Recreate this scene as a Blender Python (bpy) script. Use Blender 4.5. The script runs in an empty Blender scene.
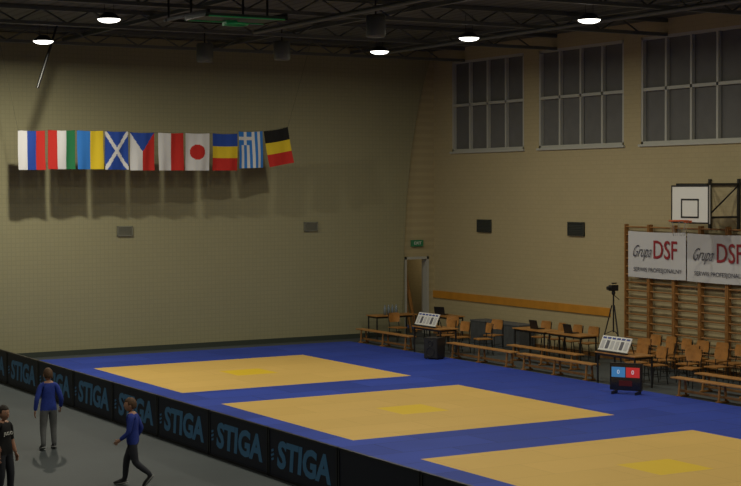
import bpy, bmesh, math, random
from mathutils import Vector, Matrix, noise
random.seed(4)
sc=bpy.context.scene
sc.view_settings.view_transform='Standard'
sc.view_settings.look='None'
COL=bpy.context.collection

# ---------------- materials ----------------
MATS={}
def mat(name,col,rough=.6,metal=0,var=0.0,scale=8,emit=None,es=0,spec=.5,bump=0):
    if name in MATS:return MATS[name]
    m=bpy.data.materials.new(name);m.use_nodes=True;nt=m.node_tree;b=nt.nodes['Principled BSDF']
    c=col if len(col)==4 else tuple(col)+(1,)
    b.inputs['Base Color'].default_value=c
    b.inputs['Roughness'].default_value=rough;b.inputs['Metallic'].default_value=metal
    b.inputs['Specular IOR Level'].default_value=spec
    if var or bump:
        tc=nt.nodes.new('ShaderNodeTexCoord');n=nt.nodes.new('ShaderNodeTexNoise');n.inputs['Scale'].default_value=scale;n.inputs['Detail'].default_value=4
        nt.links.new(tc.outputs['Object'],n.inputs['Vector'])
        if var:
            r=nt.nodes.new('ShaderNodeValToRGB')
            r.color_ramp.elements[0].position=.3;r.color_ramp.elements[1].position=.7
            r.color_ramp.elements[0].color=tuple(x*(1-var) for x in c[:3])+(1,)
            r.color_ramp.elements[1].color=tuple(min(1,x*(1+var)) for x in c[:3])+(1,)
            nt.links.new(n.outputs['Fac'],r.inputs[0]);nt.links.new(r.outputs[0],b.inputs['Base Color'])
        if bump:
            bp=nt.nodes.new('ShaderNodeBump');bp.inputs['Strength'].default_value=bump;bp.inputs['Distance'].default_value=.02
            nt.links.new(n.outputs['Fac'],bp.inputs['Height']);nt.links.new(bp.outputs[0],b.inputs['Normal'])
    if emit:
        b.inputs['Emission Color'].default_value=tuple(emit)+(1,);b.inputs['Emission Strength'].default_value=es
    MATS[name]=m;return m
def brickmat(name,c1,c2,mortar,w,h,ms,axes,rough=.8,bump=.3,offset=.5,noisevar=.08,spec=.5):
    m=bpy.data.materials.new(name);m.use_nodes=True;nt=m.node_tree;b=nt.nodes['Principled BSDF']
    b.inputs['Roughness'].default_value=rough;b.inputs['Specular IOR Level'].default_value=spec
    tc=nt.nodes.new('ShaderNodeTexCoord');sp=nt.nodes.new('ShaderNodeSeparateXYZ');cb=nt.nodes.new('ShaderNodeCombineXYZ')
    nt.links.new(tc.outputs['Object'],sp.inputs[0])
    nt.links.new(sp.outputs[axes[0]],cb.inputs[0]);nt.links.new(sp.outputs[axes[1]],cb.inputs[1])
    br=nt.nodes.new('ShaderNodeTexBrick');br.inputs['Scale'].default_value=1;br.offset=offset
    br.inputs['Brick Width'].default_value=w;br.inputs['Row Height'].default_value=h;br.inputs['Mortar Size'].default_value=ms
    br.inputs['Mortar Smooth'].default_value=.3
    br.inputs['Color1'].default_value=c1;br.inputs['Color2'].default_value=c2;br.inputs['Mortar'].default_value=mortar
    nt.links.new(cb.outputs[0],br.inputs['Vector'])
    n=nt.nodes.new('ShaderNodeTexNoise');n.inputs['Scale'].default_value=.5;n.inputs['Detail'].default_value=5
    nt.links.new(tc.outputs['Object'],n.inputs['Vector'])
    mr=nt.nodes.new('ShaderNodeMapRange');mr.inputs['From Min'].default_value=.3;mr.inputs['From Max'].default_value=.7
    mr.inputs['To Min'].default_value=1-noisevar;mr.inputs['To Max'].default_value=1+noisevar
    nt.links.new(n.outputs['Fac'],mr.inputs[0])
    vm=nt.nodes.new('ShaderNodeVectorMath');vm.operation='SCALE'
    nt.links.new(br.outputs['Color'],vm.inputs[0]);nt.links.new(mr.outputs[0],vm.inputs['Scale'])
    nt.links.new(vm.outputs[0],b.inputs['Base Color'])
    if bump:
        bp=nt.nodes.new('ShaderNodeBump');bp.inputs['Strength'].default_value=bump;bp.inputs['Distance'].default_value=.01;bp.invert=True
        nt.links.new(br.outputs['Fac'],bp.inputs['Height']);nt.links.new(bp.outputs[0],b.inputs['Normal'])
    return m

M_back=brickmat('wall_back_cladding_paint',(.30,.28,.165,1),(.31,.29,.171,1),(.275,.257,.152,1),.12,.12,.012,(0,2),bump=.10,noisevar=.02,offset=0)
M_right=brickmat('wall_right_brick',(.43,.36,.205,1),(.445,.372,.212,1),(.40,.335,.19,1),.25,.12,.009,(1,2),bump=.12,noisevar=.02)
M_plain=mat('plain_wall_paint',(.3,.26,.17),.8,var=.06,scale=1)
M_floor=brickmat('floor_sports_vinyl',(.070,.082,.088,1),(.073,.085,.091,1),(.062,.073,.08,1),20,1.5,.01,(0,1),rough=.6,bump=0,noisevar=.10,spec=.2)
M_ceil=brickmat('ceiling_trapezoid_sheet',(.08,.085,.08,1),(.085,.09,.085,1),(.04,.045,.04,1),60,.35,.06,(1,0),rough=.6,bump=.4)
M_blue=brickmat('tatami_blue',(.022,.052,.34,1),(.032,.070,.43,1),(.014,.03,.18,1),2,1,.012,(0,1),rough=.6,bump=.2,spec=.25)
M_yel=brickmat('tatami_yellow',(.68,.45,.13,1),(.71,.47,.14,1),(.60,.39,.11,1),2,1,.010,(0,1),rough=.6,bump=.2,noisevar=.03,spec=.25)
M_yel2=mat('tatami_bright_yellow',(.78,.53,.02),.6)
WOOD=mat('varnished_wood',(.42,.20,.055),.4,var=.2,scale=6)
WOODD=mat('wall_bar_wood',(.30,.14,.04),.45,var=.2,scale=6)
WOODL=mat('ply_wood',(.40,.18,.045),.35,var=.15,scale=9)
STEEL=mat('dark_steel',(.05,.05,.05),.4,.7)
STEELL=mat('truss_steel',(.13,.14,.13),.5,.3)
BLACK=mat('black_plastic',(.012,.012,.014),.4)
WHITE=mat('white_paint',(.75,.75,.72),.5)
DOORW=mat('door_frame_paint',(.42,.42,.38),.5)
GREYB=mat('grey_fabric',(.07,.075,.08),.8,var=.15)
FRAME=mat('window_frame_paint',(.46,.46,.41),.5)
BLIND=mat('window_blind',(.14,.14,.135),.8,var=.06,scale=3)

# ---------------- mesh builder ----------------
class MB:
    def __init__(s): s.v=[];s.f=[];s.m=[];s.s=[];s.mats=[];s.M=Matrix.Identity(4)
    def mi(s,m):
        if m not in s.mats:s.mats.append(m)
        return s.mats.index(m)
    def add(s,vs,fs,m,smooth=False):
        o=len(s.v);s.v+=[tuple(s.M@Vector(v)) for v in vs]
        k=m if isinstance(m,list) else [s.mi(m)]*len(fs)
        s.f+=[tuple(i+o for i in f) for f in fs];s.m+=k;s.s+=[smooth]*len(fs)
    def box(s,c,d,m,R=None):
        x,y,z=[a/2 for a in d];R=R or Matrix.Identity(3)
        vs=[Vector(c)+R@Vector((i*x,j*y,k*z)) for i in(-1,1) for j in(-1,1) for k in(-1,1)]
        s.add(vs,[(0,1,3,2),(4,6,7,5),(0,4,5,1),(2,3,7,6),(0,2,6,4),(1,5,7,3)],m)
    def b2(s,a,b,m): s.box([(p+q)/2 for p,q in zip(a,b)],[abs(q-p) for p,q in zip(a,b)],m)
    def cyl(s,p,q,r,m,r2=None,n=8,smooth=True):
        p=Vector(p);q=Vector(q);r2=r if r2 is None else r2
        d=(q-p).normalized();a=d.orthogonal().normalized();b=d.cross(a)
        vs=[]
        for P,rr in((p,r),(q,r2)):
            for i in range(n):
                t=2*math.pi*i/n;vs.append(P+(a*math.cos(t)+b*math.sin(t))*rr)
        s.add(vs,[(i,(i+1)%n,n+(i+1)%n,n+i) for i in range(n)],m,smooth)
        s.add(vs,[tuple(range(n))[::-1],tuple(range(n,2*n))],m)
    def tube(s,pts,r,m,n=6):
        for a,b in zip(pts,pts[1:]):
            s.cyl(a,b,r,m,n=n)
        for a in pts[1:-1]: s.ell(a,(r,r,r),m,n,4)
    def ell(s,c,r,m,n=12,k=8,R=None,fn=None):
        R=R or Matrix.Identity(3);vs=[];fs=[]
        for j in range(k+1):
            ph=math.pi*j/k
            for i in range(n):
                t=2*math.pi*i/n
                d=Vector((math.sin(ph)*math.cos(t),math.sin(ph)*math.sin(t),math.cos(ph)))
                p=Vector((d.x*r[0],d.y*r[1],d.z*r[2]))
                if fn:p=fn(d,p)
                vs.append(Vector(c)+R@p)
        for j in range(k):
            for i in range(n):
                fs.append((j*n+i,(j+1)*n+i,(j+1)*n+(i+1)%n,j*n+(i+1)%n))
        s.add(vs,fs,m,True)
    def lathe(s,c,prof,m,n=20,cap=False):
        vs=[];fs=[]
        for r,z in prof:
            for i in range(n):
                t=2*math.pi*i/n;vs.append(Vector(c)+Vector((r*math.cos(t),r*math.sin(t),z)))
        for j in range(len(prof)-1):
            for i in range(n):fs.append((j*n+i,j*n+(i+1)%n,(j+1)*n+(i+1)%n,(j+1)*n+i))
        s.add(vs,fs,m,True)
    def text(s,txt,size,m,Mx,sx=1,shear=0,bold=0,extr=.002):
        cu=bpy.data.curves.new('tmp','FONT');cu.body=txt;cu.size=size;cu.align_x='CENTER';cu.align_y='CENTER'
        cu.shear=shear;cu.offset=bold;cu.extrude=extr;cu.resolution_u=3
        o=bpy.data.objects.new('tmp',cu);COL.objects.link(o)
        dg=bpy.context.evaluated_depsgraph_get();me=bpy.data.meshes.new_from_object(o.evaluated_get(dg))
        vs=[Mx@Vector((v.co.x*sx,v.co.y,v.co.z)) for v in me.vertices];fs=[tuple(p.vertices) for p in me.polygons]
        s.add(vs,fs,m)
        bpy.data.objects.remove(o);bpy.data.curves.remove(cu);bpy.data.meshes.remove(me)
    def done(s,name,loc=(0,0,0),rz=0,bevel=0,parent=None):
        me=bpy.data.meshes.new(name);me.from_pydata(s.v,[],s.f)
        for m in s.mats:me.materials.append(m)
        for i,p in enumerate(me.polygons):
            p.material_index=s.m[i];p.use_smooth=s.s[i]
        me.validate();me.update()
        bm=bmesh.new();bm.from_mesh(me);bmesh.ops.recalc_face_normals(bm,faces=bm.faces);bm.to_mesh(me);bm.free()
        o=bpy.data.objects.new(name,me);COL.objects.link(o);o.location=loc;o.rotation_euler=(0,0,rz)
        if bevel:
            b=o.modifiers.new('bevel','BEVEL');b.width=bevel;b.segments=2;b.limit_method='ANGLE'
        if parent:o.parent=parent
        return o
def inst(o,loc,rz=0):
    n=o.copy();COL.objects.link(n);n.location=loc;n.rotation_euler=(0,0,rz);n.name=o.name.split('.')[0];return n
def TX(x,y,z): return Matrix(((0,0,-1,x),(-1,0,0,y),(0,1,0,z),(0,0,0,1)))
def TY(x,y,z): return Matrix(((1,0,0,x),(0,0,-1,y),(0,1,0,z),(0,0,0,1)))

XL,XR,YN,YB,ZC=-8,26.5,-6,41.63,8.8
# ---------------- room shell ----------------
b=MB();b.b2((XL-.3,YN-.3,-.2),(XR+.3,YB+4,0),M_floor);b.done('floor')
b=MB();b.b2((XL-.3,YN-.3,ZC),(XR+.3,YB+.3,ZC+.2),M_ceil);b.done('ceiling')
b=MB();b.b2((XL-.3,YN,0),(XL,YB,ZC),M_plain);b.done('wall_left')
b=MB();b.b2((XL,YN-.3,0),(XR,YN,ZC),M_plain);b.done('wall_front')
DX0,DX1,DZ=25.42,26.3,2.42
b=MB()
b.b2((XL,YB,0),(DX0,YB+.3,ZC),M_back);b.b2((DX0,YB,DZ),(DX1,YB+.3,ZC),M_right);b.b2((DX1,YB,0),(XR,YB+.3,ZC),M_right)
b.done('wall_back')
edge=[(25.25,0),(25.25,.2),(25.3,1.5),(25.37,2.95),(25.45,4.18),(25.64,5.73),(25.80,6.6),(25.94,7.28),(26.15,8.0),(26.42,8.78)]
b=MB();n=len(edge)
vs=[(XL+.01,YB-.002,z) for x,z in edge]+[(x,YB-.002,z) for x,z in edge]+[(XL+.01,YB-.10,z) for x,z in edge]+[(x,YB-.10,z) for x,z in edge]
fs=[]
for i in range(n-1):
    fs+=[(2*n+i,3*n+i,3*n+i+1,2*n+i+1),(i,n+i,n+i+1,i+1),(n+i,n+i+1,3*n+i+1,3*n+i)]
fs+=[(0,n,3*n,2*n),(n-1,2*n-1,4*n-1,3*n-1)]
b.add(vs,fs,M_back);b.done('wall_back_cladding')
b=MB();b.b2((XL+.01,YB-.13,0),(25.22,YB-.10,.14),mat('baseboard_dark',(.035,.045,.035),.6));b.done('baseboard_back')
ZB,ZT=5.66,8.40
wins=[(36.82,40.57),(32.37,36.10),(27.93,31.68),(23.5,27.22),(19.05,22.78)]
b=MB()
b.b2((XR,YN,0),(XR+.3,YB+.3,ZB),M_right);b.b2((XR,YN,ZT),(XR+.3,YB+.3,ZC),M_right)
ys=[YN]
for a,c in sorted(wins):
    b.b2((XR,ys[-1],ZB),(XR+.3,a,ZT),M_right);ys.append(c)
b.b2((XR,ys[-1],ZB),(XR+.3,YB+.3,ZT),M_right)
b.done('wall_right')
for i,(a,c) in enumerate(wins):
    b=MB();b.b2((XR+.13,a,ZB),(XR+.15,c,ZT),BLIND)
    f=.07
    b.b2((XR+.01,a,ZB),(XR+.12,a+f,ZT),FRAME);b.b2((XR+.01,c-f,ZB),(XR+.12,c,ZT),FRAME)
    b.b2((XR+.01,a,ZB),(XR+.12,c,ZB+f),FRAME);b.b2((XR+.01,a,ZT-f),(XR+.12,c,ZT),FRAME)
    for k in(1,2,3):
        y=a+(c-a)*k/4;b.b2((XR+.02,y-.035,ZB),(XR+.12,y+.035,ZT),FRAME)
    b.b2((XR+.02,a,7.02),(XR+.12,c,7.1),FRAME)
    b.b2((XR-.06,a-.05,ZB-.06),(XR+.1,c+.05,ZB),FRAME)
    b.done('window_%d'%(i+1))
b=MB();b.b2((XR-.04,32.9,1.13),(XR,YB-.0,1.35),mat('orange_wood_trim',(.52,.23,.025),.45,var=.1,scale=3));b.done('trim_1')
b=MB();b.b2((XR-.03,YN,0),(XR,YB,.12),WOODD);b.done('baseboard_right')
b=MB();f=.09
b.b2((DX0+.002,YB-.03,0),(DX0+f-.02,YB+.29,DZ-.002),DOORW);b.b2((DX1-f+.02,YB-.03,0),(DX1-.002,YB+.29,DZ-.002),DOORW);b.b2((DX0+.002,YB-.03,DZ-.08),(DX1-.002,YB+.29,DZ-.002),DOORW)
b.box((DX0+.10,YB+.75,1.18),(.05,.85,2.30),DOORW)
b.box((DX0+.14,YB+1.1,1.05),(.04,.12,.03),STEEL)
b.done('door_1')
b=MB()
b.b2((24.6,YB+.3,0),(24.7,YB+3,2.8),M_right);b.b2((XR+.9,YB+.3,0),(XR+1,YB+3,2.8),M_right);b.b2((24.6,YB+3,0),(XR+1,YB+3.1,2.8),M_right);b.b2((24.6,YB+.3,2.8),(XR+1,YB+3.1,2.9),M_plain)
b.done('wall_corridor')
b=MB()
for i,(x,l) in enumerate(((25.6,.28),(25.68,.42),(25.76,.38))):
    b.cyl((x+l,YB+.36+.06*i,.03),(x,YB+.6,2.1+.1*i),.04,WOOD,n=6)
b.done('wooden_poles')
b=MB();b.box((25.85,YB-.05,2.84),(.42,.08,.2),mat('exit_sign_green',(.03,.20,.09),.4));b.text('EXIT',.13,WHITE,TY(25.85,YB-.093,2.84));b.done('exit_sign')

GR=mat('vent_grille',(.18,.18,.14),.5)
def vent(name,w,h,m):
    b=MB();b.box((0,0,0),(w,.03,h),m)
    for s in(-1,1):
        b.box((s*(w/2-.015),-.02,0),(.03,.03,h),m);b.box((0,-.02,s*(h/2-.015)),(w,.03,.03),m)
    k=7
    for i in range(k):b.box((0,-.022,-h/2+.03+(h-.06)*(i+.5)/k),(w-.05,.02,.012),m,Matrix.Rotation(.6,3,'X'))
    return b.done(name)
v=vent('wall_vent',.46,.28,GR);v.location=(16.2,YB-.12,3.39)
v2=inst(v,(22.08,YB-.12,3.42))
GD=mat('vent_grille_dark',(.04,.045,.04),.5)
v=vent('air_vent',.72,.38,GD);v.location=(XR-.02,38.8,3.42);v.rotation_euler=(0,0,-math.pi/2)
inst(v,(XR-.02,34.36,3.42),-math.pi/2)

# ---------------- roof trusses and lamps ----------------
b=MB()
for y in(39.9,35.3,30.7,26.1,21.5,17,12.5,8,3.5,-1):
    b.b2((XL,y-.06,8.36),(XR,y+.06,8.44),STEELL);b.b2((XL,y-.06,8.70),(XR,y+.06,8.79),STEELL)
    x=XL
    while x<XR-1.3:
        b.cyl((x,y,8.42),(x+.6,y,8.74),.022,STEELL,n=5);b.cyl((x+.6,y,8.74),(x+1.2,y,8.42),.022,STEELL,n=5);x+=1.2
b.done('roof_trusses')
b=MB()
for x in(10,14.5,19,23.5):
    b.b2((x-.05,YN,8.6),(x+.05,YB-.12,8.69),STEELL)
b.done('roof_purlins')
b=MB()
b.cyl((16.6,YN+.1,8.29),(16.6,34,8.29),.055,STEELL,n=10)
b.cyl((22.3,YN+.1,8.29),(22.3,38,8.29),.055,STEELL,n=10)
b.done('heating_pipes')
LENS=mat('lamp_lens',(1,1,1),.5,emit=(1,.97,.88),es=5)
HOUS=mat('lamp_housing',(.05,.05,.05),.4,.6)
b=MB()
b.lathe((0,0,0),[(.02,.14),(.10,.14),(.14,.11),(.25,.02),(.26,0),(.24,0)],HOUS)
b.lathe((0,0,0),[(.24,-.002),(.22,-.03),(.17,-.055),(.1,-.07),(.001,-.075)],LENS)
for s in(-.1,.1):b.cyl((s,0,.12),(s,0,.55),.006,STEEL,n=4)
lamp0=b.done('ceiling_lamp',(12.4,37.0,8.15))
SPOTC=(1,.94,.76)
def light(loc,p):
    l=bpy.data.lights.new('lamp_light','AREA');l.shape='DISK';l.size=.26;l.energy=p;l.color=SPOTC
    o=bpy.data.objects.new('lamp_light',l);COL.objects.link(o);o.location=loc
light((12.4,37.0,8.06),350)
for x in(3.4,11.95,21.0):
    for y in(35.6,31.4,26.8,21.5,17,12,7):
        if x==11.95 and y==35.6:continue
        if x==3.4 and y not in(31.4,21.5,12):continue
        if x<20 and y==26.8:y=25.6
        z=8.13
        inst(lamp0,(x,y,z));light((x,y,z-.09),103 if y>15 else 50)
b=MB();b.lathe((0,0,0),[(.001,.45),(.2,.45),(.22,.4),(.22,0),(.19,-.04),(.001,-.04)],STEELL,18);b.cyl((0,0,.4),(0,0,.85),.02,STEEL)
v=b.done('roof_fan_unit',(17.6,30.0,7.92))
inst(v,(17.1,38,7.92));inst(v,(18.6,36.5,7.92))
GREEN=mat('backboard_back',(.03,.06,.04),.5);RIMG=mat('green_rim',(.04,.62,.2),.4)
b=MB()
b.box((0,0,0),(1.8,1.05,.05),GREEN);
for s in(-1,1):
    b.box((s*.87,0,-.03),(.06,1.05,.03),MATS['dark_steel']);b.box((0,s*.49,-.03),(1.8,.06,.03),RIMG)
for s in(-1,1):b.b2((s*.85-.03,-.55,.03),(s*.85+.03,1.6,.09),STEEL)
b.b2((-.9,1.5,.03),(.9,1.6,.09),STEEL)
for s in(-.85,.85):
    b.cyl((s,.3,.05),(s,.3,.70),.025,STEEL);b.cyl((s,1.45,.05),(s,1.45,.70),.025,STEEL)
n=24
for i in range(n):
    a,c=2*math.pi*i/n,2*math.pi*(i+1)/n
    b.cyl((.23*math.cos(a),-.0+.23*math.sin(a),-.12),(.23*math.cos(c),.23*math.sin(c),-.12),.022,RIMG,n=6)
b.box((0,.3,-.07),(.25,.2,.1),RIMG)
b.done('folded_basketball_hoop',(13.7,28.9,8.0))
b=MB();b.cyl((13.45,39,8.8),(13.26,39,8.22),.03,BLACK);b.cyl((13.26,39,8.22),(12.9,39,7.15),.04,BLACK);b.done('hanging_strap')

# ---------------- mats ----------------
X0,X1=13.9,19.88
ysq=[(32.25,37.88),(24.56,30.2),(16.9,22.27)]
MX0,MX1,MY0,MY1=11.5,22.8,9.5,40.5
xs=[MX0,X0,(X0+X1)/2-.55,(X0+X1)/2+.55,X1,MX1]
yb=[MY0]
for a,c in sorted(ysq):
    m_=(a+c)/2;yb+=[a,m_-.55,m_+.55,c]
yb.append(MY1)
b=MB();TH=.04
for i in range(len(xs)-1):
    for j in range(len(yb)-1):
        cx=(xs[i]+xs[i+1])/2;cy=(yb[j]+yb[j+1])/2;m=M_blue
        if X0<cx<X1:
            for a,c in ysq:
                if a<cy<c:
                    m=M_yel
                    if abs(cx-(X0+X1)/2)<.3 and abs(cy-(a+c)/2)<.3:m=M_yel2
        b.add([(xs[i],yb[j],TH),(xs[i+1],yb[j],TH),(xs[i+1],yb[j+1],TH),(xs[i],yb[j+1],TH)],[(0,1,2,3)],m)
c_=[(MX0,MY0),(MX1,MY0),(MX1,MY1),(MX0,MY1)]
for k in range(4):
    p,q=c_[k],c_[(k+1)%4];b.add([(p[0],p[1],0.001),(q[0],q[1],0.001),(q[0],q[1],TH),(p[0],p[1],TH)],[(0,1,2,3)],M_blue)
b.done('judo_mat_area')

# ---------------- advertising boards ----------------
PAN=mat('board_dark_vinyl',(.010,.013,.030),.5);TXT=mat('board_lettering',(.08,.26,.52),.5)
def board(txt):
    b=MB();L=2.26;h=.76
    b.box((0,0,h/2+.01),(.03,L,h-.02),PAN)
    b.box((-.0,0,h-.0),(.05,L,.03),BLACK);b.box((0,0,.015),(.05,L,.03),BLACK)
    for s in(-1,1):
        b.box((0,s*(L/2-.02),h/2),(.05,.04,h),BLACK);b.box((.14,s*(L/2-.2),.015),(.26,.04,.03),BLACK)
        b.cyl((.02,s*(L/2-.2),.55),(.25,s*(L/2-.2),.02),.012,STEEL)
    if txt:
        b.text('STIGA',.58,TXT,TX(-.017,-.03,h/2-.01),sx=1.10,shear=.12,bold=.022)
        for k in(-1,0,1):b.box((-.018,L/2-.14,.36+k*.07),(.004,.10-.02*abs(k),.035),TXT,Matrix.Rotation(-.35,3,'X'))
    return b.done('advertising_board' if txt else 'plain_barrier_board')
B0=board(True)
ycs=[21.31+2.29*i for i in range(0,9)]
B0.location=(11.17,ycs[0],0)
for y in ycs[1:]:
    if y<40.6:inst(B0,(11.17,y,0))
B1=board(False);B1.location=(11.17,21.31-2.29,0)
inst(B1,(11.17,21.31-4.58,0));inst(B1,(11.17,21.31-6.87,0))

# ---------------- flags ----------------
def fm(n,c):return mat('flag_'+n,c,.8,spec=.1)
W=fm('white',(.58,.58,.60));R_=fm('red',(.46,.03,.025));BL=fm('blue',(.025,.065,.32));UB=fm('azure',(.035,.17,.52));Y_=fm('yellow',(.62,.46,.03));G_=fm('green',(.025,.16,.065));K_=fm('black',(.015,.015,.015))
def rus(u,v):return W if u<.33 else BL if u<.67 else R_
def hun(u,v):return R_ if u<.33 else W if u<.67 else G_
def ukr(u,v):return UB if u<.5 else Y_
def sco(u,v):
    return W if min(abs(u-v),abs(u-(1-v)))<.085 else BL
def cze(u,v):
    if v<.5 and abs(u-.5)<(.5-v):return BL
    return W if u<.5 else R_
def pol(u,v):return W if u<.5 else R_
def jap(u,v):return R_ if ((u-.5)*.7)**2+((v-.5)*1.03)**2<.215**2 else W
def rom(u,v):return BL if v<.33 else Y_ if v<.67 else R_
def gre(u,v):
    if u<5/9 and v<.37:
        return W if (abs(u-5/18)<.06 or abs(v-.185)<.04) else UB
    return UB if int(u*9)%2==0 else W
def bel(u,v):return K_ if v<.33 else Y_ if v<.67 else R_
YF=YB-1.5
FL=[('russian_flag',rus,18,45,6.11,0),('hungarian_flag',hun,48,75,6.13,0),('ukrainian_flag',ukr,77,103,6.13,0),('scottish_flag',sco,105,128,6.12,0),('czech_flag',cze,130,154,6.10,0),
('polish_flag',pol,158,183,6.10,0),('japanese_flag',jap,185,209,6.10,0),('romanian_flag',rom,212,237,6.10,0),('greek_flag',gre,238,262,6.16,.03),('belgian_flag',bel,263.5,288,6.18,.17)]
def fx(p):p-=18;return 12.74+.0266*p+9.8e-6*p*p
tops=[]
for idx,(nm,fn,p0,p1,zt,rot) in enumerate(FL):
    a,c=fx(p0),fx(p1);w=c-a;h=1.03;nu,nv=36,44
    b=MB();vs=[];fs=[];ms=[]
    ph=random.random()*6
    for j in range(nv+1):
        for i in range(nu+1):
            u,v=i/nu,j/nv
            vs.append((u*w+.006*math.sin(6*v+ph)*v,(.01+.02*v)*math.sin(7*u+ph+2*v)+.006*math.sin(17*u+ph),-v*h-.015*math.sin(math.pi*u)*(1-v)))
    for j in range(nv):
        for i in range(nu):
            fs.append((j*(nu+1)+i,j*(nu+1)+i+1,(j+1)*(nu+1)+i+1,(j+1)*(nu+1)+i));ms.append(b.mi(fn((i+.5)/nu,(j+.5)/nv)))
    b.M=Matrix.Rotation(-rot,4,'Y')
    b.add(vs,fs,ms,True);b.done(nm,(a,YF,zt))
    tops+=[(a,YF,zt+.005),(a+w*math.cos(rot),YF,zt+.005+w*math.sin(rot))]
b=MB()
pts=[(12.2,YF,8.8)]+tops+[(21.4,YF,8.8)]
b.tube(pts,.005,mat('rope',(.12,.115,.07),.8),5)
b.done('flag_rope')

# ---------------- wall bars / banner / hoop ----------------
b=MB();w=.94;h=3.6
for s in(-1,1):b.box((-.09,s*(w/2-.02),h/2),(.12,.04,h),WOODD)
for i in range(17):
    z=.25+i*.205
    b.cyl((-.11,-w/2+.02,z),(-.11,w/2-.02,z),.021,WOODD,n=8)
b.box((-.02,0,.3),(.03,w,.06),WOODD);b.box((-.02,0,3.2),(.03,w,.06),WOODD)
wb=b.done('gymnastics_ladder',(XR-.035,31.65,0))
for i in range(1,9):inst(wb,(XR-.035,31.65-i*.955,0))
CL=mat('banner_vinyl',(.60,.60,.62),.5);RED=mat('banner_red',(.30,.02,.03),.5);INK=mat('banner_ink',(.06,.06,.09),.5)
def banner(L):
    b=MB();h=1.18
    vs=[];fs=[];n=16
    for j in(0,1):
        for i in range(n+1):
            y=L/2-L*i/n;vs.append((.01*math.sin(i*1.3),y,h*(1-j)-.02*math.sin(math.pi*i/n)*(1 if j==0 else .6)))
    for i in range(n):fs.append((i,i+1,n+2+i,n+1+i))
    b.add(vs,fs,CL,True)
    b.text('DSF',.66,RED,TX(-.02,-.36*L/2.3,.70),sx=.85,bold=.004,extr=.001)
    b.text('Grupa',.44,INK,TX(-.022,.60*L/2.3,.66),sx=.66,shear=.7,extr=.001,bold=-.003)
    b.text('SERWIS PROFESJONALNY',.15,INK,TX(-.02,-.05,.20),sx=1.08,extr=.001)
    for s in(-1,1):b.cyl((0,s*L/2,h-.02),(.04,s*L/2,h+.05),.006,STEEL,n=4)
    return b.done('sponsor_banner')
o=banner(2.2);o.location=(XR-.23,30.80,2.25)
o=banner(2.3);o.location=(XR-.23,28.50,2.24)
b=MB()
BX=25.4;YC=28.55;Z0,Z1=3.69,4.6;bw=1.32
b.box((BX,YC,(Z0+Z1)/2),(.04,bw,Z1-Z0),WHITE)
def rect(x,yc,zc,w,h,t,m):
    for s in(-1,1):
        b.box((x,yc+s*(w/2-t/2),zc),(.006,t,h),m);b.box((x,yc,zc+s*(h/2-t/2)),(.006,w,t),m)
rect(BX-.024,YC,(Z0+Z1)/2,bw,Z1-Z0,.035,BLACK)
rect(BX-.024,YC,Z0+.36,.62,.46,.04,BLACK)
RIM=mat('rim_orange',(.55,.10,.02),.4)
n=24;rc=(BX-.36,YC,Z0+.07)
for i in range(n):
    a,c=2*math.pi*i/n,2*math.pi*(i+1)/n
    b.cyl((rc[0]+.23*math.cos(a),rc[1]+.23*math.sin(a),rc[2]),(rc[0]+.23*math.cos(c),rc[1]+.23*math.sin(c),rc[2]),.018,RIM,n=6)
    if i%3==0:
        for sg in(-1,1):
            b.cyl((rc[0]+.23*math.cos(a),rc[1]+.23*math.sin(a),rc[2]),(rc[0]+.13*math.cos(a+sg*.26),rc[1]+.13*math.sin(a+sg*.26),rc[2]-.36),.003,mat('net_cord',(.3,.3,.3),.8),n=4)
b.box((BX-.08,YC,rc[2]-.02),(.14,.14,.05),RIM)
for y in(YC-.5,YC+.5):
    for z in(Z0+.15,Z1+.02):
        b.box(((BX+XR)/2,y,z),(XR-BX-.01,.05,.05),STEEL)
    b.box((BX+.05,y,(Z0+Z1)/2),(.05,.05,Z1-Z0),STEEL);b.box((XR-.04,y,(Z0+Z1)/2),(.06,.06,Z1-Z0+.3),STEEL)
    b.cyl((BX+.05,y,Z0+.15),(XR-.04,y,Z1),.02,STEEL)
b.box((XR-.04,YC,Z1+.02),(.06,1.1,.06),STEEL);b.box((BX+.05,YC,Z1),(.05,1.1,.05),STEEL)
b.done('basketball_backboard')

# ---------------- furniture ----------------
b=MB();L=3.0
b.box((0,0,.40),(.26,L,.032),WOOD);b.box((0,0,.13),(.04,L-.3,.055),WOODD)
for y in(-L/2+.25,0,L/2-.25):
    for s in(-1,1):b.box((s*.09,y,.19),(.035,.05,.38),WOODD,Matrix.Rotation(-s*.10,3,'Y'))
    b.box((0,y,.025),(.34,.06,.035),WOODD)
bench=b.done('gym_bench',(23.1,38.9,0),bevel=.006)
for x,y in((23.08,33.95),(23.08,30.7),(24.1,32.6),(23.05,24.9),(24.0,25.2),(23.6,21.2)):inst(bench,(x,y,0))
def curved(b,pts,m,th=.012):
    n=len(pts[0]);vs=[p for r in pts for p in r];fs=[]
    for j in range(len(pts)-1):
        for i in range(n-1):fs.append((j*n+i,j*n+i+1,(j+1)*n+i+1,(j+1)*n+i))
    b.add(vs,fs,m,True);b.add([Vector(v)+Vector((th,0,-th*.3)) for v in vs],fs,m,True)
b=MB()
b.box((0,0,.45),(.40,.40,.02),WOODL);b.box((-.195,0,.44),(.03,.38,.02),WOODL,Matrix.Rotation(-.5,3,'Y'))
rows=[]
for j in range(6):
    z=.60+.27*j/5;hw=.20*(1-.12*(abs(j-2.5)/2.5)**3)
    rows.append([(.19+.04*j/5-.05*(abs(i-3)/3)**2,hw*(i-3)/3,z) for i in range(7)])
curved(b,rows,WOODL)
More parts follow.
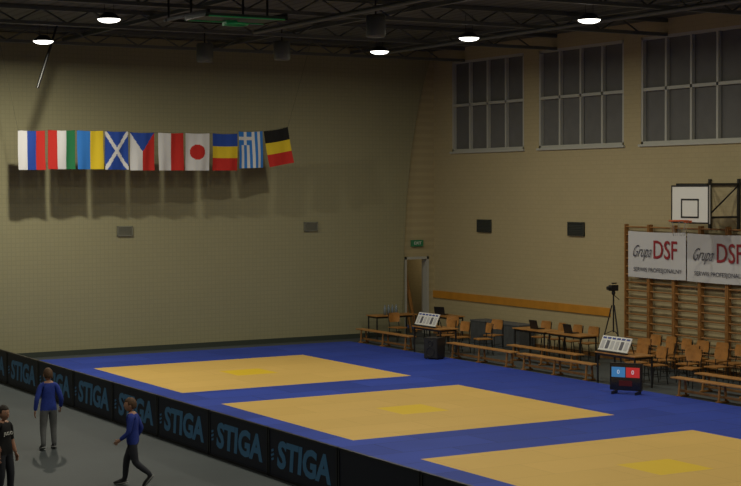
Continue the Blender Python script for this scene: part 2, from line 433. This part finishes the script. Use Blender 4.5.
for s in(-1,1):
    y=s*.18
    b.tube([(-.20,y,.01),(-.17,y,.44),(.16,y,.44),(.22,y,.86)],.012,STEEL)
    b.tube([(.22,y,.01),(.15,y,.44)],.012,STEEL)
    b.tube([(-.185,y,.2),(.19,y,.2)],.008,STEEL)
b.tube([(-.17,-.18,.43),(-.17,.18,.43)],.01,STEEL);b.tube([(.16,-.18,.43),(.16,.18,.43)],.01,STEEL)
chair=b.done('wooden_chair',(25.75,30.4,0))
for i in range(1,7):inst(chair,(25.72+random.uniform(-.05,.05),30.4-i*.60,0),random.uniform(-.12,.12))
for x,y,r in((25.85,35.1,.1),(25.85,34.4,-.1),(25.85,33.7,0),(25.85,33.0,.1),(23.9,36.9,.05),(23.9,36.2,.1),(24.15,35.45,-.2),(24.6,37.8,.5),(23.95,28.75,.05),(23.95,28.1,-.1),(24.3,38.9,2.6),(24.2,27.2,.3),(24.9,29.8,.2),(24.75,27.9,.2),(24.8,28.8,-.2),(25.0,36.2,.3),(24.9,27.1,.1),(24.0,39.7,1.7)):
    inst(chair,(x,y,0),r)
def table(L,W_,top):
    b=MB();b.box((0,0,.735),(W_,L,.03),top)
    for sx in(-1,1):
        for sy in(-1,1):b.box((sx*(W_/2-.05),sy*(L/2-.06),.36),(.035,.035,.72),STEEL)
        b.box((sx*(W_/2-.05),0,.69),(.02,L-.12,.05),STEEL)
    for sy in(-1,1):b.box((0,sy*(L/2-.06),.69),(W_-.1,.02,.05),STEEL)
    return b.done('folding_table',bevel=.004)
t=table(1.45,.6,WOOD);t.location=(23.2,36.4,0)
inst(t,(23.2,28.3,0));inst(t,(25.15,34.35,0));inst(t,(25.15,32.8,0))
inst(t,(24.4,40.7,0),math.pi/2);inst(t,(25.6,39.7,0),0)
def flip():
    b=MB();R=Matrix.Rotation(.45,3,'Y')
    b.box((0,0,.2),(.02,1.05,.36),WHITE,R)
    for i in range(6):
        b.box(Vector((0,-.42+i*.168,.2))+R@Vector((-.014,0,-.03)),(.004,.11,.2),mat('card_dark',(.12,.12,.14),.6) if i in(1,4) else mat('card_grey',(.5,.5,.5),.6),R)
        b.box(Vector((0,-.42+i*.168,.2))+R@Vector((-.016,0,.13)),(.004,.12,.04),mat('card_blue',(.05,.08,.3),.6),R)
    for s in(-1,1):b.cyl((.06,s*.45,.33),(.18,s*.45,.012),.012,STEEL)
    b.box((-.09,0,.016),(.08,1.05,.03),STEEL)
    return b.done('flip_scoreboard')
f=flip();f.location=(23.05,36.55,.751);inst(f,(23.05,28.45,.751))
b=MB();b.box((0,0,.30),(.36,.42,.54),BLACK);b.box((-.185,0,.30),(.01,.38,.50),mat('grille_cloth',(.02,.02,.022),.9))
for z in(.2,.43):
    for i in range(16):
        a,c=2*math.pi*i/16,2*math.pi*(i+1)/16;r=.12 if z<.3 else .07
        b.cyl((-.195,r*math.cos(a),z+r*math.sin(a)),(-.195,r*math.cos(c),z+r*math.sin(c)),.008,STEEL,n=5)
for sx in(-1,1):
    for sy in(-1,1):b.cyl((sx*.14,sy*.17,0),(sx*.14,sy*.17,.035),.02,STEEL)
b.done('loudspeaker',(22.35,35.1,TH),rz=.45)
SR=mat('display_red',(.3,.01,.01),.4,emit=(.8,.05,.05),es=.35);SB=mat('display_blue',(.02,.1,.3),.4,emit=(.1,.4,.8),es=.3);SG=mat('display_digits',(.5,.5,.5),.4,emit=(.7,.8,.9),es=.4)
b=MB();b.box((0,0,.38),(.08,.72,.60),BLACK)
b.box((-.042,0,.38),(.006,.67,.55),mat('screen_glass',(.01,.012,.02),.15))
b.box((-.046,.165,.48),(.004,.31,.22),SB);b.box((-.046,-.165,.48),(.004,.31,.22),SR)
b.box((-.046,0,.24),(.004,.3,.12),mat('display_dim_red',(.12,.01,.01),.4))
b.text('0',.13,SG,TX(-.050,.165,.48));b.text('0',.13,SG,TX(-.050,-.165,.48))
for s in(-1,1):
    b.box((0,s*.27,.03),(.3,.05,.06),BLACK);b.cyl((.1,s*.27,.05),(.03,s*.27,.4),.012,STEEL)
b.done('electronic_scoreboard',(22.1,26.9,TH),rz=.55)
b=MB();b.box((0,0,.012),(.24,.34,.02),BLACK);b.box((-.13,0,.13),(.015,.34,.23),BLACK,Matrix.Rotation(-.25,3,'Y'));b.box((.01,0,.024),(.16,.3,.004),STEEL)
l=b.done('laptop',(25.2,32.9,.751));inst(l,(25.2,34.4,.751));inst(l,(25.6,39.8,.751),.5)
b=MB();b.box((0,0,.33),(.55,.75,.64),GREYB);b.box((0,0,.665),(.58,.78,.04),mat('box_lid',(.10,.105,.11),.7))
for s in(-1,1):b.box((0,s*.385,.5),(.16,.02,.04),BLACK)
b.box((0,0,.008),(.5,.7,.016),BLACK)
bx=b.done('storage_box',(26.1,38.2,0),bevel=.015);inst(bx,(26.1,37.35,0));inst(bx,(26.1,36.5,0))
b=MB()
for k in range(3):
    a=2*math.pi*k/3+.4;b.tube([(.42*math.cos(a),.42*math.sin(a),.01),(.22*math.cos(a),.22*math.sin(a),.8),(.04*math.cos(a),.04*math.sin(a),1.5)],.017,BLACK)
    b.cyl((.22*math.cos(a),.22*math.sin(a),.8),(0,0,.9),.008,BLACK)
b.cyl((0,0,.85),(0,0,1.78),.02,BLACK);b.ell((0,0,1.8),(.05,.05,.06),BLACK);b.cyl((0,0,1.76),(.3,.15,1.62),.01,BLACK)
b.box((0,0,1.92),(.22,.12,.14),BLACK);b.cyl((-.11,0,1.92),(-.2,0,1.92),.045,BLACK,n=12);b.box((.02,0,2.03),(.14,.03,.03),BLACK)
b.done('camera_tripod',(25.3,31.3,0)).scale=(1,1,1.05)
b=MB()
for s in range(4):
    b.lathe((-.2+.13*s,0,0),[(.001,.0),(.045,0),(.045,.2),(.018,.26),(.018,.3),(.001,.3)],mat('bottle_plastic',(.18,.22,.25),.2),12)
b.done('water_bottles',(24.3,40.6,.752))

# ---------------- people ----------------
def skin(vs,es,rad,roots,sub=2):
    me=bpy.data.meshes.new('tmp');me.from_pydata(vs,es,[]);o=bpy.data.objects.new('tmp',me);COL.objects.link(o)
    m=o.modifiers.new('s','SKIN');m.use_smooth_shade=True
    sv=me.skin_vertices[0].data
    for i,r in enumerate(rad):
        sv[i].radius=(r,r) if not isinstance(r,tuple) else r
        sv[i].use_root=(i in roots)
    s2=o.modifiers.new('u','SUBSURF');s2.levels=sub;s2.render_levels=sub
    dg=bpy.context.evaluated_depsgraph_get();r=bpy.data.meshes.new_from_object(o.evaluated_get(dg))
    V=[v.co.copy() for v in r.vertices];F=[tuple(p.vertices) for p in r.polygons]
    bpy.data.objects.remove(o);bpy.data.meshes.remove(me);bpy.data.meshes.remove(r)
    return V,F
SKIN=mat('skin',(.50,.27,.18),.5);LIP=mat('lips',(.38,.14,.11),.5);EYEW=mat('eye_white',(.5,.5,.5),.3);EYED=mat('eye_iris',(.03,.02,.015),.2)
SHOE=mat('shoe_dark',(.03,.03,.035),.5);SOLE=mat('shoe_sole',(.30,.30,.30),.6)
def kid(name,loc,head_dir,P,top,pants,hairm,sc_=1.0,short=False,face_turn=0,print_=None):
    J=dict(pelvis=(0,0,.74),waist=(0,.005,.86),chest=(0,0,1.02),nb=(0,-.01,1.135),neck=(0,0,1.20),
      sR=(.135,-.01,1.105),sL=(-.135,-.01,1.105),hR=(.075,0,.70),hL=(-.075,0,.70))
    J.update(P)
    names=list(J.keys());idx={n:i for i,n in enumerate(names)}
    ar=.036 if short else .045
    rad={'pelvis':(.125,.10),'waist':(.122,.092),'chest':(.135,.10),'nb':(.075,.06),'neck':.045,'sR':.056,'sL':.056,'hR':.088,'hL':.088,
     'eR':ar,'eL':ar,'wR':.027 if short else .034,'wL':.027 if short else .034,'kR':.062,'kL':.062,'aR':.045,'aL':.045,'tR':.034,'tL':.034}
    E=[('pelvis','waist','T'),('waist','chest','T'),('chest','nb','T'),('nb','neck','N'),('nb','sR','T'),('nb','sL','T'),('sR','eR','A'),('sL','eL','A'),('eR','wR','A2'),('eL','wL','A2'),
     ('pelvis','hR','L'),('pelvis','hL','L'),('hR','kR','L'),('hL','kL','L'),('kR','aR','L'),('kL','aL','L'),('aR','tR','F'),('aL','tL','F')]
    V,F=skin([J[n] for n in names],[(idx[a],idx[b_]) for a,b_,_ in E],[rad[n] for n in names],[idx['pelvis']],3)
    b=MB();mm={'T':top,'A':top,'A2':SKIN if short else top,'N':SKIN,'L':pants,'F':SHOE}
    mlist=[]
    def segd(p,a,c):
        a=Vector(a);c=Vector(c);d=c-a;t=max(0,min(1,(p-a).dot(d)/d.length_squared));return (p-(a+d*t)).length
    for f in F:
        p=sum((V[i] for i in f),Vector())/len(f)
        e=min(E,key=lambda e:segd(p,J[e[0]],J[e[1]])+(.0 if e[2]!='T' else -.03))
        k=e[2];m=mm[k]
        if k in'LT' :m=top if p.z>.685 else pants
        if k=='F':
            az=J[e[0]][2]
            if p.z>az+.0:m=pants
        if k in('N','T') and abs(p.x)<.08 and p.z>J['neck'][2]-.042:m=SKIN
        elif k=='N':m=top
        mlist.append(b.mi(m))
    b.add(V,F,mlist,True)
    for s in 'R','L':
        a=Vector(J['a'+s]);t=Vector(J['t'+s]);d=(t-a);yaw=math.atan2(-d.x,d.y);pit=math.atan2(d.z,math.hypot(d.x,d.y))
        Rm=Matrix.Rotation(yaw,3,'Z')@Matrix.Rotation(pit+.16,3,'X')
        c=(a+t)/2+Vector((0,0,-.038));b.ell(c+Rm@Vector((0,-.01,0)),(.048,.13,.02),SOLE,14,6,Rm)
        b.ell(c+Rm@Vector((0,.01,.025)),(.044,.118,.036),SHOE,14,8,Rm)
        w=Vector(J['w'+s]);e=Vector(J['e'+s]);d=(w-e).normalized()
        side=Vector((1 if s=='R' else -1,0,0));nrm=side-(side.dot(d))*d;nrm.normalize();fwd=d.cross(nrm)
        if fwd.y<0:fwd=-fwd
        Vh,Fh=skin([tuple(w-d*.02),tuple(w+d*.03),tuple(w+d*.065)],[(0,1),(1,2)],[.023,.028,.026],[0],2)
        cen=w+d*.045
        Vh2=[]
        for v in Vh:
            q=v-cen;k=q.dot(nrm);Vh2.append(v-nrm*k*.42+fwd*(q.dot(fwd))*.12)
        b.add(Vh2,Fh,SKIN,True)
        inn=-nrm
        fv=[];fe=[];fr=[];rt=[]
        for k,(off,ln) in enumerate(((-.024,.042),(-.008,.052),(.008,.056),(.023,.050))):
            base=w+d*.07+fwd*off;i0=len(fv);rt.append(i0)
            fv+=[tuple(base-d*.015),tuple(base+d*ln*.45+inn*.004),tuple(base+d*ln*.8+inn*.014),tuple(base+d*ln*1.0+inn*.026)]
            fe+=[(i0,i0+1),(i0+1,i0+2),(i0+2,i0+3)];fr+=[.0085,.008,.007,.006]
        i0=len(fv);rt.append(i0);base=w+d*.03+fwd*.02
        fv+=[tuple(base),tuple(base+fwd*.022+d*.022+inn*.006),tuple(base+fwd*.03+d*.045+inn*.014)];fe+=[(i0,i0+1),(i0+1,i0+2)];fr+=[.011,.009,.007]
        Vf,Ff=skin(fv,fe,fr,rt,1);b.add(Vf,Ff,SKIN,True)
    nk=Vector(J['neck']);hc=nk+Vector((0,.012,.095));T=Matrix.Translation(hc)@Matrix.Rotation(face_turn,4,'Z')
    b.M=T
    def hf(d,p):
        if d.z<0:
            p.x*=1-.22*(-d.z)**1.2;p.y+=.012*(-d.z) if d.y>0 else .02*(-d.z)
        if d.y<0:p.y*=1.08
        return p
    b.ell((0,0,0),(.075,.088,.108),SKIN,24,18,fn=hf)
    b.ell((0,.090,-.012),(.010,.014,.018),SKIN,10,8);b.ell((0,.084,.010),(.007,.011,.024),SKIN,8,6)
    for s in(-1,1):
        b.ell((s*.029,.0745,.006),(.012,.0075,.006),EYEW,10,6);b.ell((s*.029,.0795,.006),(.0055,.004,.0055),EYED,8,6)
        b.ell((s*.030,.0755,.025),(.015,.005,.003),hairm,8,5)
        b.ell((s*.076,-.004,-.008),(.009,.018,.027),SKIN,10,8)
    b.ell((0,.082,-.050),(.021,.006,.004),LIP,10,6);b.ell((0,.080,-.056),(.016,.006,.004),LIP,10,6)
    vs=[];fs=[];n,k=36,20
    def hp(d):
        r=1.10+.035*noise.noise(d*6+Vector((loc[0],loc[1],0)))+.02*noise.noise(d*22)
        p=Vector((d.x*.075*r,d.y*.088*r*(1.09 if d.y<0 else 1),d.z*.108*r));
        return p+Vector((0,-.004,.004))
    for j in range(k+1):
        ph_=math.pi*.70*j/k
        for i in range(n):
            t=2*math.pi*i/n
            lim=math.pi*(.36 if math.sin(t)>.45 else .50 if math.sin(t)>.1 else .52 if math.sin(t)>-.25 else .68)
            lim*=1+.03*math.sin(7*t)
            ph2=min(ph_,lim) ; d=Vector((math.sin(ph2)*math.cos(t),math.sin(ph2)*math.sin(t),math.cos(ph2)))
            p=hp(d)
            if ph_>lim:p*=.9
            vs.append(p)
    for j in range(k):
        for i in range(n):fs.append((j*n+i,(j+1)*n+i,(j+1)*n+(i+1)%n,j*n+(i+1)%n))
    b.add(vs,fs,hairm,True)
    b.M=Matrix.Identity(4)
    if print_:
        b.text(print_,.07,WHITE,Matrix(((-1,0,0,0),(0,0,1,.107),(0,1,0,1.0),(0,0,0,1))),extr=.006)
    o=b.done(name,loc,math.atan2(-head_dir[0],head_dir[1]))
    o.scale=(sc_,)*3
    return o
SW=mat('sweater_blue',(.025,.055,.36),.85,var=.15,scale=30);SW2=mat('sweater_navy',(.022,.048,.32),.85,var=.15,scale=30)
PG=mat('trousers_grey',(.14,.145,.15),.85,var=.12,scale=25);PD=mat('trousers_dark',(.03,.033,.045),.85,var=.12,scale=25)
TEE=mat('tshirt_black',(.012,.012,.014),.85);HB=mat('hair_brown',(.11,.057,.028),.7,var=.3,scale=60);HD=mat('hair_dark',(.025,.018,.013),.7,var=.3,scale=60)
kid('child_in_blue_sweater',(8.98,26.75,0),(.1,1),dict(eR=(.215,-.05,.88),wR=(.225,.06,.72),eL=(-.215,-.06,.88),wL=(-.235,-.02,.68),
   kR=(.09,.05,.39),aR=(.095,.01,.085),tR=(.105,.13,.035),kL=(-.10,-.01,.38),aL=(-.115,-.10,.095),tL=(-.125,.03,.035)),SW,PG,HB,1.02)
kid('child_in_navy_sweater',(8.98,22.76,0),(-.80,.60),dict(neck=(0,.03,1.20),nb=(0,.015,1.135),eR=(.19,-.09,.89),wR=(.20,.02,.72),eL=(-.19,.02,.87),wL=(-.19,.16,.76),
   kR=(.08,.13,.40),aR=(.08,.16,.085),tR=(.085,.29,.04),kL=(-.08,-.06,.38),aL=(-.08,-.31,.20),tL=(-.08,-.23,.065)),SW2,PD,HB,.97,face_turn=.25)
kid('child_in_black_tshirt',(6.93,22.7,0),(.45,-.9),dict(eR=(.20,-.04,.88),wR=(.20,.06,.69),eL=(-.20,-.04,.88),wL=(-.21,.03,.68),
   kR=(.08,.03,.39),aR=(.085,-.03,.085),tR=(.095,.10,.035),kL=(-.08,.06,.39),aL=(-.085,.03,.085),tL=(-.10,.16,.035)),TEE,PD,HD,1.0,short=True,print_='JUDO')

# ---------------- world & camera ----------------
w=bpy.data.worlds.new('World');sc.world=w;w.use_nodes=True;w.node_tree.nodes['Background'].inputs[0].default_value=(.01,.012,.02,1)
cl=bpy.data.lights.new('corridor_light','POINT');cl.energy=9;cl.color=(1,.85,.6);cl.shadow_soft_size=.2
co=bpy.data.objects.new('corridor_light',cl);COL.objects.link(co);co.location=(26.2,YB+1.8,2.4)
psi,th,ro=.5267,.0357,-.0045
fwd=Vector((math.sin(psi)*math.cos(th),math.cos(psi)*math.cos(th),-math.sin(th)))
r0=Vector((math.cos(psi),-math.sin(psi),0));u0=r0.cross(fwd)
r=r0*math.cos(ro)+u0*math.sin(ro);u=-r0*math.sin(ro)+u0*math.cos(ro)
Mx=Matrix.Identity(4)
for i in range(3):
    Mx[i][0]=r[i];Mx[i][1]=u[i];Mx[i][2]=-fwd[i]
Mx[0][3]=0;Mx[1][3]=0;Mx[2][3]=4.6
cd=bpy.data.cameras.new('camera');cam=bpy.data.objects.new('camera',cd);COL.objects.link(cam);cam.matrix_world=Mx
cd.sensor_width=36;cd.lens=1576.2/741*36;cd.clip_end=200
sc.camera=cam
